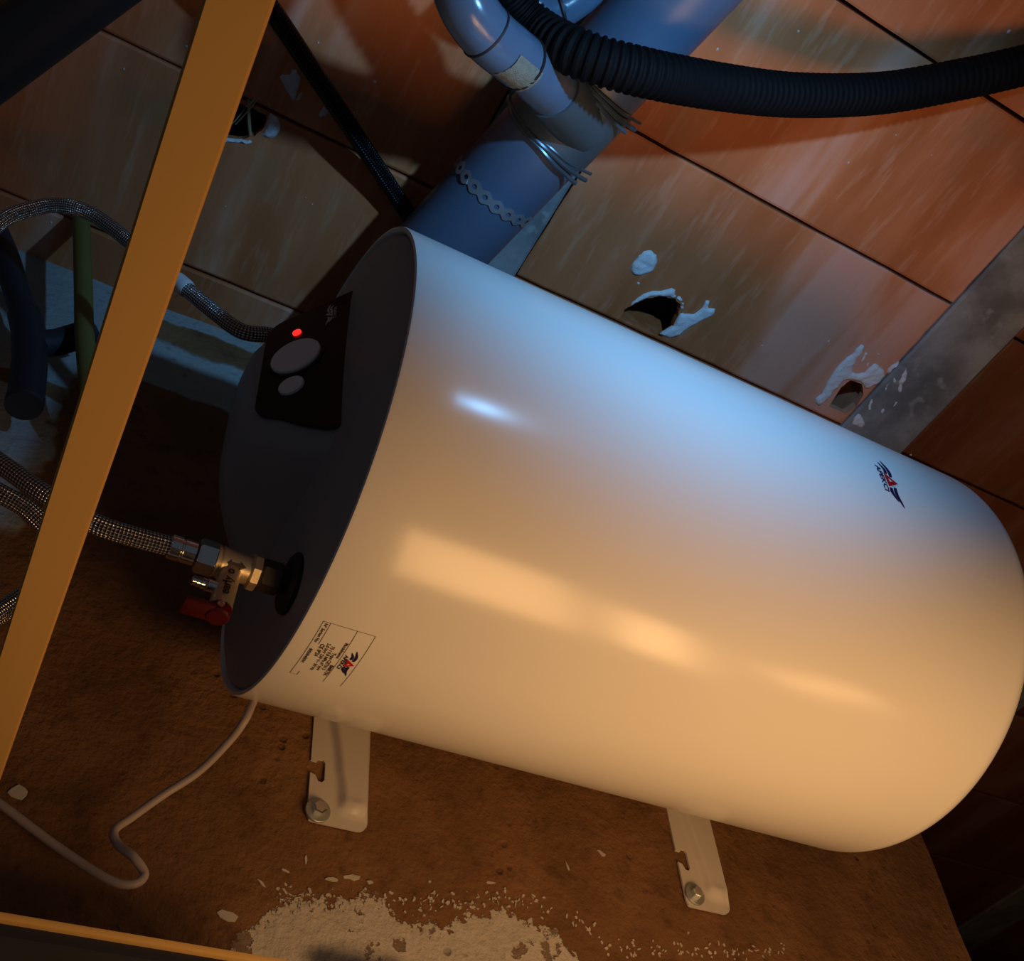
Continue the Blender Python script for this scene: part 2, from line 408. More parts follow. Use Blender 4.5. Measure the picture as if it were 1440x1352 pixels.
GAP = .0022
def hole_block(name, x0, x1, y0, y1, hole=None, depth=.012, mat='terracotta'):
    """clay block whose visible face is slightly uneven; an outline in hole is broken through its shell"""
    bm = bmesh.new()
    cx, cy = (x0 + x1) / 2, (y0 + y1) / 2
    def edge_pts():
        o = []
        for (ax, ay), (bx, by) in (((x0, y0), (x1, y0)), ((x1, y0), (x1, y1)), ((x1, y1), (x0, y1)), ((x0, y1), (x0, y0))):
            for k in range(14):
                t = k / 14; x = ax + (bx - ax) * t; y = ay + (by - ay) * t
                s = noise.noise(Vector((x * 40, y * 40, x0))) * .0016 if k else 0
                o.append((x, y + s) if ay == by else (x + s, y))
        return o
    out = edge_pts()
    vo = [bm.verts.new((x - cx, y - cy, .0015)) for x, y in out]
    n = len(vo); eo = [bm.edges.new((vo[i], vo[(i + 1) % n])) for i in range(n)]
    vi = [bm.verts.new((vo[i].co.x * (1 - .003 / abs(x1 - cx)), vo[i].co.y * (1 - .003 / abs(y1 - cy)), 0)) for i in range(n)]
    ei = [bm.edges.new((vi[i], vi[(i + 1) % n])) for i in range(n)]
    for i in range(n): bm.faces.new((vo[i], vo[(i + 1) % n], vi[(i + 1) % n], vi[i]))
    eh = []; loops = []
    for hl in hole or ():
        vh = [bm.verts.new((x - cx, y - cy, 0)) for x, y in hl]; m = len(vh); loops.append(vh)
        eh += [bm.edges.new((vh[i], vh[(i + 1) % m])) for i in range(m)]
    bmesh.ops.triangle_fill(bm, edges=ei + eh, use_beauty=True)
    for vh in loops:
        m = len(vh); vu = [bm.verts.new((v.co.x, v.co.y, depth)) for v in vh]
        for i in range(m): bm.faces.new((vh[i], vh[(i + 1) % m], vu[(i + 1) % m], vu[i]))
    vt = [bm.verts.new((v.co.x, v.co.y, .07)) for v in vo]
    for i in range(n): bm.faces.new((vo[i], vo[(i + 1) % n], vt[(i + 1) % n], vt[i]))
    bmesh.ops.recalc_face_normals(bm, faces=bm.faces)
    me = bpy.data.meshes.new(name); bm.to_mesh(me); bm.free(); me.materials.append(MATS[mat])
    o = link(name, me, ceiling); o.location = (cx, cy, ZC); return o
def px_ceiling(l): return [tuple(onz(u, v, ZC).xy) for u, v in l]
Z2 = lambda l, ox, oy, s: [(ox + a / s, oy + b / s) for a, b in l]
HOLE_A = jag([(x, min(y, .586)) for x, y in px_ceiling([(870, 452), (878, 436), (897, 423), (925, 417), (950, 420), (958, 432), (950, 450), (945, 464), (925, 482), (900, 476)])], .0012, 3, 1)
HOLE_B = jag([(x, max(y, .538)) for x, y in px_ceiling([(352, 128), (372, 132), (380, 142), (376, 160), (372, 178), (358, 192), (340, 197), (318, 195), (300, 188), (308, 160), (330, 138)])], .0012, 3, 2)
HOLE_C = jag([(x, min(y, .588)) for x, y in px_ceiling([(1166, 572), (1183, 545), (1196, 535), (1212, 540), (1214, 556), (1204, 572), (1188, 582)])], .001, 3, 3)
MID = [.102 + .2455 * k for k in range(-7, 10)]; LEFT = [.0405 + .2455 * k for k in range(-7, 10)]
BAYS = [(-1.35, -1.11, LEFT), (-.98, -.39, LEFT), (-.26, .33, LEFT), (.46, 1.052, MID), (1.178, 1.77, MID), (1.90, 2.49, LEFT), (2.62, 2.98, MID)]
shared = {}
for bi, (a, b, J) in enumerate(BAYS):
    for y0, y1 in zip(J, J[1:]):
        if y0 < -1.62 or y1 > 2.66: continue
        X0, X1, Y0, Y1 = a + GAP, b - GAP, y0 + GAP, y1 - GAP
        hole = None; dep = .012
        if bi == 3 and y0 < .5 < y1: hole = (HOLE_A, HOLE_C)
        if bi == 2 and y0 < .6 < y1: hole = (HOLE_B,)
        if hole is None and (bi in shared):
            o = link('clay_block', shared[bi], ceiling); o.location = ((X0 + X1) / 2, (Y0 + Y1) / 2, ZC)
        else:
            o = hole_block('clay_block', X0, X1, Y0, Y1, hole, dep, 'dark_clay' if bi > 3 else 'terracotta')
            if hole is None: shared[bi] = o.data
def splat(name, l, mat, parent, thick=.003, seed=0, amp=.0008, plane='z', n=3):
    if plane == 'z': P = [tuple(onz(u, v, ZC).xy) for u, v in l]
    P = jag(P, amp, n, seed)
    cx = sum(p[0] for p in P) / len(P); cy = sum(p[1] for p in P) / len(P)
    area = abs(sum(a[0] * b[1] - b[0] * a[1] for a, b in zip(P, P[1:] + P[:1]))) / 2
    per = sum(math.dist(a, b) for a, b in zip(P, P[1:] + P[:1]))
    bm = bmesh.new()
    xs = [p[0] for p in P]; ys = [p[1] for p in P]; st = max(.003, (max(xs) - min(xs)) / 22)
    def inside(x, y):
        c = False; j = len(P) - 1
        for i in range(len(P)):
            if (P[i][1] > y) != (P[j][1] > y) and x < (P[j][0] - P[i][0]) * (y - P[i][1]) / (P[j][1] - P[i][1]) + P[i][0]: c = not c
            j = i
        return c
    def dist(x, y):
        return min(math.hypot(x - a[0] - (b[0] - a[0]) * t, y - a[1] - (b[1] - a[1]) * t) for a, b in zip(P, P[1:] + P[:1])
                   for t in [max(0, min(1, ((x - a[0]) * (b[0] - a[0]) + (y - a[1]) * (b[1] - a[1])) / (1e-12 + (b[0] - a[0]) ** 2 + (b[1] - a[1]) ** 2)))])
    G = []
    x = min(xs)
    while x < max(xs):
        y = min(ys)
        while y < max(ys):
            if inside(x, y) and dist(x, y) > .0012: G.append((x, y))
            y += st
        x += st
    V, E_, F, *_ = delaunay_2d_cdt([Vector(p) for p in P + G], [], [list(range(len(P)))], 1, 1e-7)
    vv = []
    for p in V:
        d = dist(p.x, p.y); h = thick * min(1, (d / .004)) ** .5 if d > .0005 else 0
        h *= 1 + .5 * noise.noise(Vector((p.x, p.y, 0)) * 160)
        vv.append(bm.verts.new((p.x, p.y, ZC + .001 - h - .0008)))
    for q in F: bm.faces.new([vv[i] for i in q])
    rim = [e for e in bm.edges if len(e.link_faces) == 1]
    g = bmesh.ops.extrude_edge_only(bm, edges=rim)['geom']
    for v in g:
        if isinstance(v, bmesh.types.BMVert): v.co.z = ZC + .002
    return finish(name, bm, mat, parent, angle=70)
F = 'filler_foam'
splat(F, [(888, 372), (897, 362), (905, 353), (915, 352), (923, 358), (924, 370), (918, 382), (908, 385), (900, 388), (890, 386), (887, 380)], 'foam_white', ceiling, .004, 4)
splat(F, [(895, 397), (899, 396), (901, 400), (897, 402)], 'foam_white', ceiling, .002, 5, .0002)
splat(F, [(879, 432), (893, 422), (905, 413), (918, 409), (930, 409), (945, 405), (950, 408), (949, 415), (957, 417), (962, 426), (961, 436), (957, 434), (958, 426), (950, 419), (930, 417), (915, 417), (900, 424), (882, 433)], 'foam_white', ceiling, .004, 6, .0006)
splat(F, [(928, 470), (940, 462), (948, 458), (953, 446), (958, 440), (975, 442), (988, 432), (993, 422), (998, 423), (996, 433), (1006, 434), (1004, 443), (985, 452), (970, 460), (955, 472), (940, 476)], 'foam_white', ceiling, .004, 7)
splat(F, Z2([(130, 720), (210, 660), (260, 540), (350, 400), (460, 280), (560, 210), (580, 170), (650, 110), (680, 130), (665, 200), (610, 260), (570, 330), (540, 420), (600, 440), (680, 430), (740, 370), (800, 320), (840, 350), (900, 410), (915, 460), (860, 530), (720, 610), (680, 600), (640, 540), (560, 510), (470, 510), (410, 560), (400, 590), (330, 630), (300, 700), (200, 790), (165, 805), (130, 770)], 1130, 470, 7.95), 'foam_white', ceiling, .004, 8)
splat(F, Z2([(930, 420), (960, 370), (1060, 300), (1075, 320), (1010, 380), (950, 450)], 1130, 470, 7.95), 'foam_white', ceiling, .005, 9)
for i, l in enumerate(([(640, 300), (690, 200), (720, 210), (665, 320)], [(690, 380), (740, 270), (760, 240), (765, 260), (710, 370)], [(1030, 610), (1060, 480), (1135, 345), (1165, 420), (1150, 500), (1110, 550), (1100, 640), (1060, 660)], [(980, 480), (1010, 450), (1040, 500), (1030, 560), (985, 540)], [(890, 590), (940, 520), (960, 540), (920, 640), (885, 650)],
                       [(700, 820), (730, 700), (775, 695), (780, 740), (750, 850), (720, 860)], [(515, 1000), (560, 900), (630, 850), (670, 940), (690, 990), (650, 1050), (560, 1020)], [(840, 850), (880, 780), (910, 830), (880, 890), (850, 890)], [(980, 800), (1020, 720), (1055, 740), (1040, 790), (990, 830)], [(960, 920), (1000, 910), (1010, 950), (975, 960)], [(1120, 990), (1140, 985), (1150, 1005), (1130, 1010)], [(780, 905), (830, 890), (825, 930), (790, 935)])):
    splat(F, Z2(l, 1130, 470, 7.95), 'foam_white', ceiling, .005 if i > 1 else .002, 20 + i, .0006)
for i, l in enumerate(([(700, 400), (740, 375), (820, 380), (860, 320), (900, 320), (915, 370), (950, 400), (930, 520), (880, 700), (860, 690), (800, 600), (750, 500)], [(890, 680), (960, 580), (980, 590), (950, 660), (900, 720)], [(980, 740), (1000, 680), (1030, 660), (1020, 720), (990, 760)], [(1165, 860), (1210, 790), (1215, 745), (1240, 760), (1280, 830), (1250, 870), (1180, 895)],
                       [(0, 1130), (180, 1150), (330, 1165), (400, 1130), (520, 1060), (545, 980), (570, 880), (600, 840), (680, 900), (720, 980), (700, 1060), (640, 1130), (570, 1140), (500, 1100), (440, 1120), (380, 1180), (340, 1215), (230, 1200), (0, 1180)])):
    splat(F, Z2(l, 310, 60, 8.45), 'foam_white', ceiling, .004, 40 + i, .0006)
# pale smear of mortar on a block, broken hole edge by the beam, flecks of paint
bm = bmesh.new()
for (u, v, s) in [(1009, 69, 3.2), (1123, 44, 2.4), (1419, 44, 4), (1228, 115, 2.2), (1193, 229, 2), (1260, 190, 1.4), (1310, 218, 1.3), (527, 115, 3), (498, 158, 1.4), (174, 97, 2), (262, 65, 2.6), (439, 287, 1.8), (430, 278, 1), (317, 290, 1), (1072, 486, 1.5), (1165, 480, 2.3), (1235, 498, 2), (1281, 640, 2.2), (72, 313, 2), (447, 60, 2.2)]:
    c = onz(u, v, ZC); r = s * .0009
    k = 7; ph = random.random() * 6
    ring = [bm.verts.new((c.x + r * math.cos(ph + 2 * PI * i / k) * random.uniform(.6, 1.2), c.y + r * 1.3 * math.sin(ph + 2 * PI * i / k) * random.uniform(.6, 1.2), ZC + .001)) for i in range(k)]
    t = bm.verts.new((c.x, c.y, ZC - .0022))
    for i in range(k): bm.faces.new((ring[i], ring[(i + 1) % k], t))
o = finish('paint_flecks', bm, 'foam_white', ceiling); o['kind'] = 'stuff'
for i, (a, b, r) in enumerate((((331, 175), (372, 127), .0008), ((350, 140), (352, 190), .0020), ((345, 150), (362, 135), .0012), ((320, 180), (345, 152), .0006), ((376, 140), (382, 152), .0012))):
    P = [onz(*a, ZC + .004), (onz(*a, ZC) + onz(*b, ZC)) / 2 + Vector((0, 0, -.006)), onz(*b, ZC + .006)]
    bm = bmesh.new(); tube(bm, catmull(P, 5), r, 6); finish('straw', bm, 'straw', ceiling)

# ------------------------------------------------------------------ the water heater
HX, HY, HZ, HR = .200, .608, .778, .225
XE = .903
heater = thing('water_heater', 'large white enamelled cylindrical water heater bolted lengthwise to the brown wall', 'water heater', (.54, HY, HZ - HR))
# shell: rolled near rim, straight body, rounded far end
prof = [(.012, HR - .006), (.002, HR - .0055), (.0, HR - .003), (.0008, HR - .0006), (.003, HR)]
prof += [(.05 + .08 * k, HR) for k in range(7)]
L = XE - HX
rc = .030
prof += [(L - rc + rc * math.sin(a), HR - rc + rc * math.cos(a)) for a in [PI / 2 * k / 8 for k in range(0, 8)]]
prof += [(L + .004, HR - rc - .01), (L + .018, HR * .6), (L + .026, HR * .3), (L + .028, 0)]
bm = lathe(bmesh.new(), (HX, HY, HZ), (1, 0, 0), prof, 160)
shell = finish('tank_shell', bm, 'white_enamel', heater, angle=50)
capp = [(0.009, HR - .0055), (.003, HR - .008), (-.001, HR - .016), (-.004, HR * .7), (-.006, HR * .4), (-.007, 0)]
cap = finish('end_cap', lathe(bmesh.new(), (HX, HY, HZ), (1, 0, 0), capp, 128), 'cap_grey', heater)

# control housing: loft from the cap outwards
def rrect(y0, y1, z0, z1, r, n=9):
    o = []
    for cy, cz, a0 in ((y1 - r, z1 - r, 0), (y0 + r, z1 - r, 90), (y0 + r, z0 + r, 180), (y1 - r, z0 + r, 270)):
        for k in range(n):
            a = math.radians(a0 + 90 * k / (n - 1)); o.append((cy + r * math.cos(a), cz + r * math.sin(a)))
    return o
bm = bmesh.new(); rings = []
secs = [(-.010, .506, .745, .690, .932, .030), (.0, .512, .740, .698, .925, .030), (.015, .528, .733, .708, .922, .032), (.030, .544, .722, .722, .918, .034), (.044, .559, .706, .736, .914, .034), (.055, .571, .690, .748, .909, .032), (.062, .580, .675, .758, .903, .030), (.067, .588, .660, .768, .896, .028), (.069, .600, .645, .782, .885, .022)]
for h, a, b, c, d, r in secs:
    rings.append([bm.verts.new((HX - h, y, z)) for y, z in rrect(a, b, c, d, min(r, (b - a) / 2 - .001))])
for p, q in zip(rings, rings[1:]):
    for i in range(len(p)): j = (i + 1) % len(p); bm.faces.new((p[i], p[j], q[j], q[i]))
bm.faces.new(rings[-1])
housing = finish('control_housing', bm, 'cap_grey', heater, angle=60)
# black facia on the slanted front of the housing
PO = Vector((HX, .512, 0)); PU = Vector((-.685, .729, 0)); PN = Vector((-.729, -.685, 0))
def pan(s, z, h=0): return PO + PU * s + Vector((0, 0, z)) + PN * (.0022 + h)
so = .090
outl = [(-.004, .925), (-.004, .708)]
outl += [(.022, .7165), (.046, .7330), (.066, .7510)]
for k in range(7):
    a = math.radians(-50 + 50 * k / 6); outl.append((so - .022 + .022 * math.cos(a), .7775 + .022 * math.sin(a)))
for k in range(7):
    a = math.radians(0 + 78 * k / 6); outl.append((so - .022 + .022 * math.cos(a), .886 + .022 * math.sin(a)))
outl += [(.045, .913), (.02, .920)]
bm = bmesh.new(); poly_solid(bm, outl, lambda s, z, side: pan(s, z, -.004 * side), None)
panel = finish('control_panel', bm, 'panel_black', heater, angle=30)
def panel_disc(name, s, z, r, h, mat, par, dome=.3):
    o = pan(s, z, .0002)
    return finish(name, cyl(o, PN, [(-.002, r * 1.0), (h * .7, r), (h * .92, r * .97), (h, r * .90), (h * (1 - dome), r * .5)], 40), mat, par, angle=35)
sk = lambda x, y: math.hypot(x - HX, y - .512)
panel_disc('knob_ring', sk(.163, .552), .834, .0275, .0012, 'panel_black', panel, 0)
k1 = panel_disc('knob', sk(.163, .552), .834, .0245, .0045, 'knob_grey', panel, .3)
k2 = panel_disc('button', sk(.162, .553), .7900, .0122, .0025, 'knob_grey', panel, .15)
led = panel_disc('indicator_light', sk(.161, .554), .8775, .0044, .0015, 'led_red', panel, 0); led['label'] = 'glowing red indicator light'
panel_disc('indicator_light', sk(.139, .577), .7905, .0014, .0008, 'lever_red', panel, 0)

# emblem: two pairs of wavy wing bars, a red triangle and a name, drawn in (s along the text, t up)
def wing(sgn, row):
    n = 12; L_ = (.0245, .0165)[row]; s0 = (.0075, .0100)[row]; t0 = (.0035, -.0022)[row]
    a, b = [], []
    for k in range(n + 1):
        q = k / n; s = sgn * (s0 + q * L_)
        t = t0 - sgn * (.0020 * math.sin(q * 4.2) - .0022 * q) + .0008 * q
        wd = .0045 * (1 - q ** 4.5) * (.75 + .25 * min(1, q * 5)) + .0002
        a.append((s, t + wd / 2)); b.append((s, t - wd / 2))
    return a + b[::-1]
def emblem(parent, f, k, names=('emblem_wing', 'emblem_triangle', 'emblem_lettering'), cols=('ink_blue', 'ink_red', 'ink_blue'), text='APEKCI', halo=True):
    def poly(name, pts, mat, lift):
        bm = bmesh.new()
        V, E_, Fc, *_ = delaunay_2d_cdt([Vector((a * k, b * k)) for a, b in pts], [], [list(range(len(pts)))], 1, 1e-9)
        put2d(bm, [tuple(v) for v in V], Fc, lambda s, t: f(s, t, lift)); return finish(name, bm, mat, parent, smooth=False)
    for sgn in (-1, 1):
        for row in (0, 1): poly(names[0], wing(sgn, row), cols[0], .0004)
    if halo: poly(names[1], [(-.0118, -.0068), (.0118, -.0068), (0, .0115)], 'ink_pale', .0006)
    poly(names[1], [(-.0100, -.0056), (.0100, -.0056), (0, .0096)], cols[1], .0008)
    poly(names[1], [(-.0024, -.0022), (.0024, -.0022), (0, .0020)], 'ink_pale' if halo or cols[1] == 'ink_red' else 'panel_black', .0010)
    vs_, fs = text_geo(text, .0088 * k); bm = bmesh.new(); put2d(bm, vs_, fs, lambda s, t: f(s * 1.25, t - .0104 * k, .0006)); finish(names[2], bm, cols[2], parent, smooth=False)
def on_tank(x0, a0):
    def f(s, t, lift=.0004):
        a = math.radians(a0) - s / HR
        return Vector((x0 + t, HY - (HR + lift) * math.cos(a), HZ + (HR + lift) * math.sin(a)))
    return f
emblem(shell, on_tank(.714, -4.2), 1.0)
# rating label by the rim
a_mid = -91.2; fl_ = on_tank(.2365, a_mid); W2, H2 = .034, .0215
emblem(shell, lambda s, t, lift=.0004: fl_(s + .002, t + .0150, lift), .50, ('label_emblem', 'label_emblem', 'label_emblem'), ('ink_blue', 'ink_red', 'ink_blue'), halo=False)
bm = bmesh.new()
def line(s0, t0, s1, t1, wd=.00035):
    n = 12; ds, dt = s1 - s0, t1 - t0; L_ = math.hypot(ds, dt); px, py = -dt / L_ * wd / 2, ds / L_ * wd / 2
    A = [(s0 + ds * k / n + px, t0 + dt * k / n + py) for k in range(n + 1)]; B = [(s0 + ds * k / n - px, t0 + dt * k / n - py) for k in range(n + 1)]
    for k in range(n): put2d(bm, [A[k], A[k + 1], B[k + 1], B[k]], [[0, 1, 2, 3]], lambda s, t: fl_(s, t, .0004))
line(-W2, H2, W2, H2); line(-W2, .0065, W2, .0065); line(-W2, -.0155, -.010, -.0155); line(W2 - .006, -.0155, W2, -.0155); line(-W2, -H2, W2, -H2); line(-W2, -H2, -W2, H2, .00025); line(W2, -.0215, W2, -.0150, .0002)
finish('label_border', bm, 'ink_brown', shell, smooth=False)
for i, (txt, s, t, sz) in enumerate((('Modelname', -.010, .0042, .0038), ('BMR75K', .017, .0042, .0042), ('Type CE7013', .006, .0000, .0040), ('75 l 0.8 MPa 67 kW', .004, -.0040, .0038), ('2.0 kW 230 V~ 50 Hz', .004, -.0080, .0038), ('CE IP24', -.004, -.0122, .0045), ('N\u00b0 Serien No', -.022, -.0185, .0036), ('8050040039', .006, -.0185, .0036))):
    vs_, fs = text_geo(txt, sz); bm = bmesh.new(); put2d(bm, vs_, fs, lambda a, b, s=s, t=t: fl_(a * 1.06 + s, b + t, .0005)); finish('label_lettering', bm, 'ink_brown', shell, smooth=False)
# small grey print on the facia
emblem(panel, lambda s, t, lift=.0004: pan(sk(.1835, .5295) + t * .9, .8925 - s, lift), .55, ('panel_print',) * 3, ('print_grey',) * 3, halo=False)

# mounting brackets with a notch, a pressed ridge, washer and bolt
def bracket(xa, xb, zb, bolt_px):
    W = xb - xa; H = .31
    pts = [(0, H), (0, .066), (.006, .0655), (.0085, .0690), (.013, .0690), (.0150, .0655), (.0150, .0465), (.0125, .0435), (.0085, .0440), (.0055, .0500), (0, .0520), (0, .006), (.002, .001), (.006, 0), (W - .010, 0), (W - .006, .0009), (W - .003, .003), (W - .0009, .006), (W, .010), (W, H)]
    pts = [(p[0], p[1]) for p in pts]
    grid = [(W * (i + .5) / 26, H * (k + .5) / 90) for i in range(26) for k in range(90)]
    grid = [g for g in grid if not (g[0] < .019 and .040 < g[1] < .073) and min(g[0], W - g[0], g[1]) > .0015]
    def hgt(s, t):
        path = W * (.47 + .0) - .012 * max(0, min(1, (t - .06) / .07)) ** 1.3 + (.004 * math.sin(min(t, .06) / .06 * PI))
        e = max(0, min(1, (s - path + .0045) / .009)); e = e * e * (3 - 2 * e)
        fade = max(0, min(1, (t - .012) / .014)); fade = fade * fade * (3 - 2 * fade)
        edge = max(0, min(1, (W + .004 - s) / .012)); 
        return .0065 * e * fade + .003 * math.exp(-(((s - W * .76) / .009) ** 2 + ((t - .020) / .006) ** 2))
    def f(s, t, side): return Vector((xa + s, YW - .0045 - hgt(s, t) + (.0025 if side else 0), zb + t))
    bm = bmesh.new(); poly_solid(bm, pts, f, None, grid)
    o = finish('mounting_bracket', bm, 'bracket_white', heater, angle=35)
    c = ony(*bolt_px, YW - .006); c.y = YW - .0045
    finish('washer', cyl(c, (0, -1, 0), [(.0002, .0125), (.0022, .0125), (.0026, .0120)], 40), 'zinc', o, angle=30)
    finish('bolt', cyl(c + Vector((0, -.0026, 0)), (0, -1, 0), [(0, .0068), (.0055, .0068), (.0065, .0058)], 6), 'chrome', o, smooth=False)
    return o
bracket(.311, .372, .563, (447, 1140)); bracket(.749, .809, .561, (977, 1258))

# ------------------------------------------------------------------ safety valve on the cold inlet
VY, VZ = .608, .612
finish('inlet_grommet', cyl((HX, VY, VZ), (-1, 0, 0), [(-.002, .026), (.006, .026), (.0085, .023)], 40), 'rubber_black', heater)
finish('outlet_grommet', cyl((HX, .608, .945), (-1, 0, 0), [(-.002, .026), (.006, .026), (.0085, .023)], 40), 'rubber_black', heater)
finish('inlet_stub', cyl((HX, VY, VZ), (-1, 0, 0), [(0, .0105), (.014, .0105)], 28), 'rubber_black', heater)
finish('outlet_stub', cyl((HX, .608, .945), (-1, 0, 0), [(0, .0105), (.020, .0105)], 28), 'dark_brass', heater)
valve = thing('safety_valve', 'brass safety valve with red lever screwed between braided hose and water heater', 'valve', (.146, VY, .55))
X = (-1, 0, 0)
finish('adapter', cyl((HX - .0135, VY, VZ), X, [(0, .0128), (.0015, .0135), (.0155, .0135), (.017, .0125)], 6, (0, .3, 1)), 'dark_brass', valve, smooth=False)
finish('flange', cyl((.1690, VY, VZ), X, [(0, .0125), (.0012, .0150), (.0070, .0150), (.0082, .0130)], 8, (0, .2, 1)), 'nickel_brass', valve, smooth=False)
body = finish('valve_body', cyl((.1610, VY, VZ), X, [(0, .0115), (.012, .0118), (.020, .0128), (.0235, .0132), (.0245, .0118), (.0255, .0118), (.0262, .0130), (.028, .0130), (.0285, .010)], 40), 'nickel_brass', valve, angle=30)
bx0 = Vector((.1465, VY - .001, VZ - .006)); bdir = Vector((-.085, 0, -1)).normalized()
branch = finish('relief_branch', cyl(bx0, bdir, [(0, .0085), (.018, .0088), (.036, .0088), (.040, .0092), (.0425, .0092)], 32), 'nickel_brass', valve, angle=30)
nz0 = bx0 + bdir * .024 + Vector((-.006, -.001, 0))
finish('drain_nozzle', cyl(nz0, Vector((-1, 0, .05)), [(0, .0048), (.008, .0048), (.009, .0056), (.0095, .0040), (.0125, .0046), (.013, .0036), (.016, .0043), (.0165, .0034), (.0195, .0040), (.0205, .0026)], 20), 'chrome', valve, angle=30)
# red lever cap with a long tongue
tip = bx0 + bdir * .0425
bm = cyl(tip, bdir, [(-.001, .0092), (.008, .0092), (.010, .0078)], 24)
lever = finish('lever_cap', bm, 'lever_red', valve, angle=30)
bm = bmesh.new(); t0 = tip + Vector((-.004, 0, 0))
box(bm, (t0.x - .024, t0.y - .0085, t0.z - .0080), (t0.x + .004, t0.y + .0085, t0.z - .0020), .0018)
finish('lever_tongue', bm, 'lever_red', lever, angle=30)
vdir = (-ray(312, 860)).normalized(); vdir = (vdir - bdir * vdir.dot(bdir)).normalized()
finish('lever_pin', cyl(tip + bdir * .0045 + vdir * .0096, vdir, [(0, .0028), (.0012, .0028), (.0014, .0016)], 16), 'chrome', lever)
# raised lettering along the branch, double arrow on the body
def on_branch(s, t, lift=.0):
    a = t / .0088; side = bdir.cross(vdir)
    return bx0 + bdir * s + (vdir * math.cos(a) + side * math.sin(a)) * (.0090 + lift)
vs_, fs = text_geo('early o', .0105); bm = bmesh.new()
put2d(bm, vs_, fs, lambda s, t: on_branch(.0215 - s * .93, -t * .9 * -1, .0006))
bmesh.ops.solidify(bm, geom=bm.faces[:], thickness=-.0008)
finish('lettering', bm, 'dark_brass', branch, smooth=False)
bd = (-ray(327, 800)).normalized(); bd.x = 0; bd.normalize(); bs = Vector((1, 0, 0)).cross(bd)
arrow = [(-.0075, .0), (-.0045, .0030), (-.0040, .0012), (.0035, .0012), (.0035, .0030), (.0080, 0), (.0035, -.0030), (.0035, -.0012), (-.0040, -.0012), (-.0045, -.0030)]
bm = bmesh.new()
def on_body(s, t, side):
    a = t / .0122 - .1; return Vector((.1480 + s, VY, VZ)) + (bd * math.cos(a) + bs * math.sin(a)) * (.0130 - .0012 * side)
poly_solid(bm, arrow, on_body, None); finish('arrow', bm, 'dark_brass', body, smooth=False)

# ------------------------------------------------------------------ hoses, cable
GH = 'braided steel hoses'
ch = thing('braided_hose', 'braided steel hose screwed onto the brass safety valve with hex nut', 'hose', (.1, VY, .6), GH)
pts = [ony(-330, 560, .845), ony(-250, 530, .78), ony(-150, 555, .66), ony(-60, 612, .63), ony(0, 652, .622), ony(60, 694, .615), ony(130, 735, .610), ony(185, 754, VY), Vector((.104, VY, VZ + .0005))]
pts = [Vector(p) for p in pts]
bm = bmesh.new(); tube(bm, resample(catmull(pts, 16), .003), .0078, 24); finish('braided_sleeve', bm, 'steel_braid', ch)
finish('ferrule', cyl((.1035, VY, VZ), X, [(-.014, .0072), (-.0135, .0095), (-.004, .0095), (-.0035, .0088), (-.0025, .0088), (-.002, .0097), (.006, .0097), (.0065, .0088)], 32), 'chrome', ch, angle=30)
finish('hex_nut', cyl((.1335, VY, VZ), X, [(0, .0118), (.0012, .0140), (.0135, .0140), (.0150, .0118)], 6, (0, .45, 1)), 'chrome', ch, smooth=False)
hh = thing('braided_hose', 'braided steel hose with white sleeve looping into the heater behind the control housing', 'hose', (.1, .62, .93), GH)
pts = [ony(-190, 660, .846), ony(-160, 560, .78), ony(-115, 450, .70), ony(-60, 372, .68), ony(0, 313, .67), ony(40, 295, .665), ony(85, 289, .66), ony(130, 302, .65), ony(180, 338, .64), ony(250, 396, .63), ony(300, 438, .62), ony(340, 466, .612), Vector((.148, .608, .943)), Vector((.172, .608, .945))]
bm = bmesh.new(); path = resample(catmull([Vector(p) for p in pts], 16), .003); tube(bm, path, .0082, 24); finish('braided_sleeve', bm, 'steel_braid', hh)
j = min(range(len(path)), key=lambda i: (path[i] - ony(257, 402, .63)).length)
bm = bmesh.new(); tube(bm, path[j - 4:j + 4], lambda i, s: .0098 if 0 < i < 7 else .0088, 24); finish('white_sleeve', bm, 'sleeve_white', hh)
finish('hex_nut', cyl((.1795, .608, .945), X, [(0, .0118), (.0012, .0140), (.0165, .0140), (.018, .0118)], 6, (0, .45, 1)), 'dark_brass', hh, smooth=False)
lp = thing('braided_hose', 'dark braided hose curling in a loop behind the orange board', 'hose', (-.02, .72, .75), GH)
pts = [ony(-300, 620, .846), ony(-200, 620, .78), ony(-70, 660, .72), ony(0, 694, .72), ony(45, 722, .725), ony(78, 765, .73), ony(70, 812, .73), ony(35, 838, .725), ony(0, 862, .72), ony(-60, 900, .71), ony(-160, 950, .74), ony(-240, 960, .846)]
bm = bmesh.new(); tube(bm, resample(catmull([Vector(p) for p in pts], 16), .003), .0085, 24); finish('braided_sleeve', bm, 'steel_braid', lp)
# power cable
pts = [Vector((.222, .772, .606)), ony(364, 970, .764), ony(356, 986, .757), ony(345, 1012, .757), ony(322, 1043, .775), ony(280, 1085, .80), ony(230, 1118, .815), ony(185, 1150, .82), ony(161, 1168, .815), ony(166, 1188, .81), ony(188, 1206, .80), ony(203, 1230, .80), ony(186, 1244, .80), ony(150, 1236, .805), ony(80, 1191, .82), ony(0, 1131, .83), ony(-80, 1075, .84)]
bm = bmesh.new(); tube(bm, catmull([Vector(p) for p in pts], 10), .0036, 16)
tag(finish('power_cable', bm, 'cable_white', None), 'thin white power cable hanging from the heater along the brown wall', 'cable')
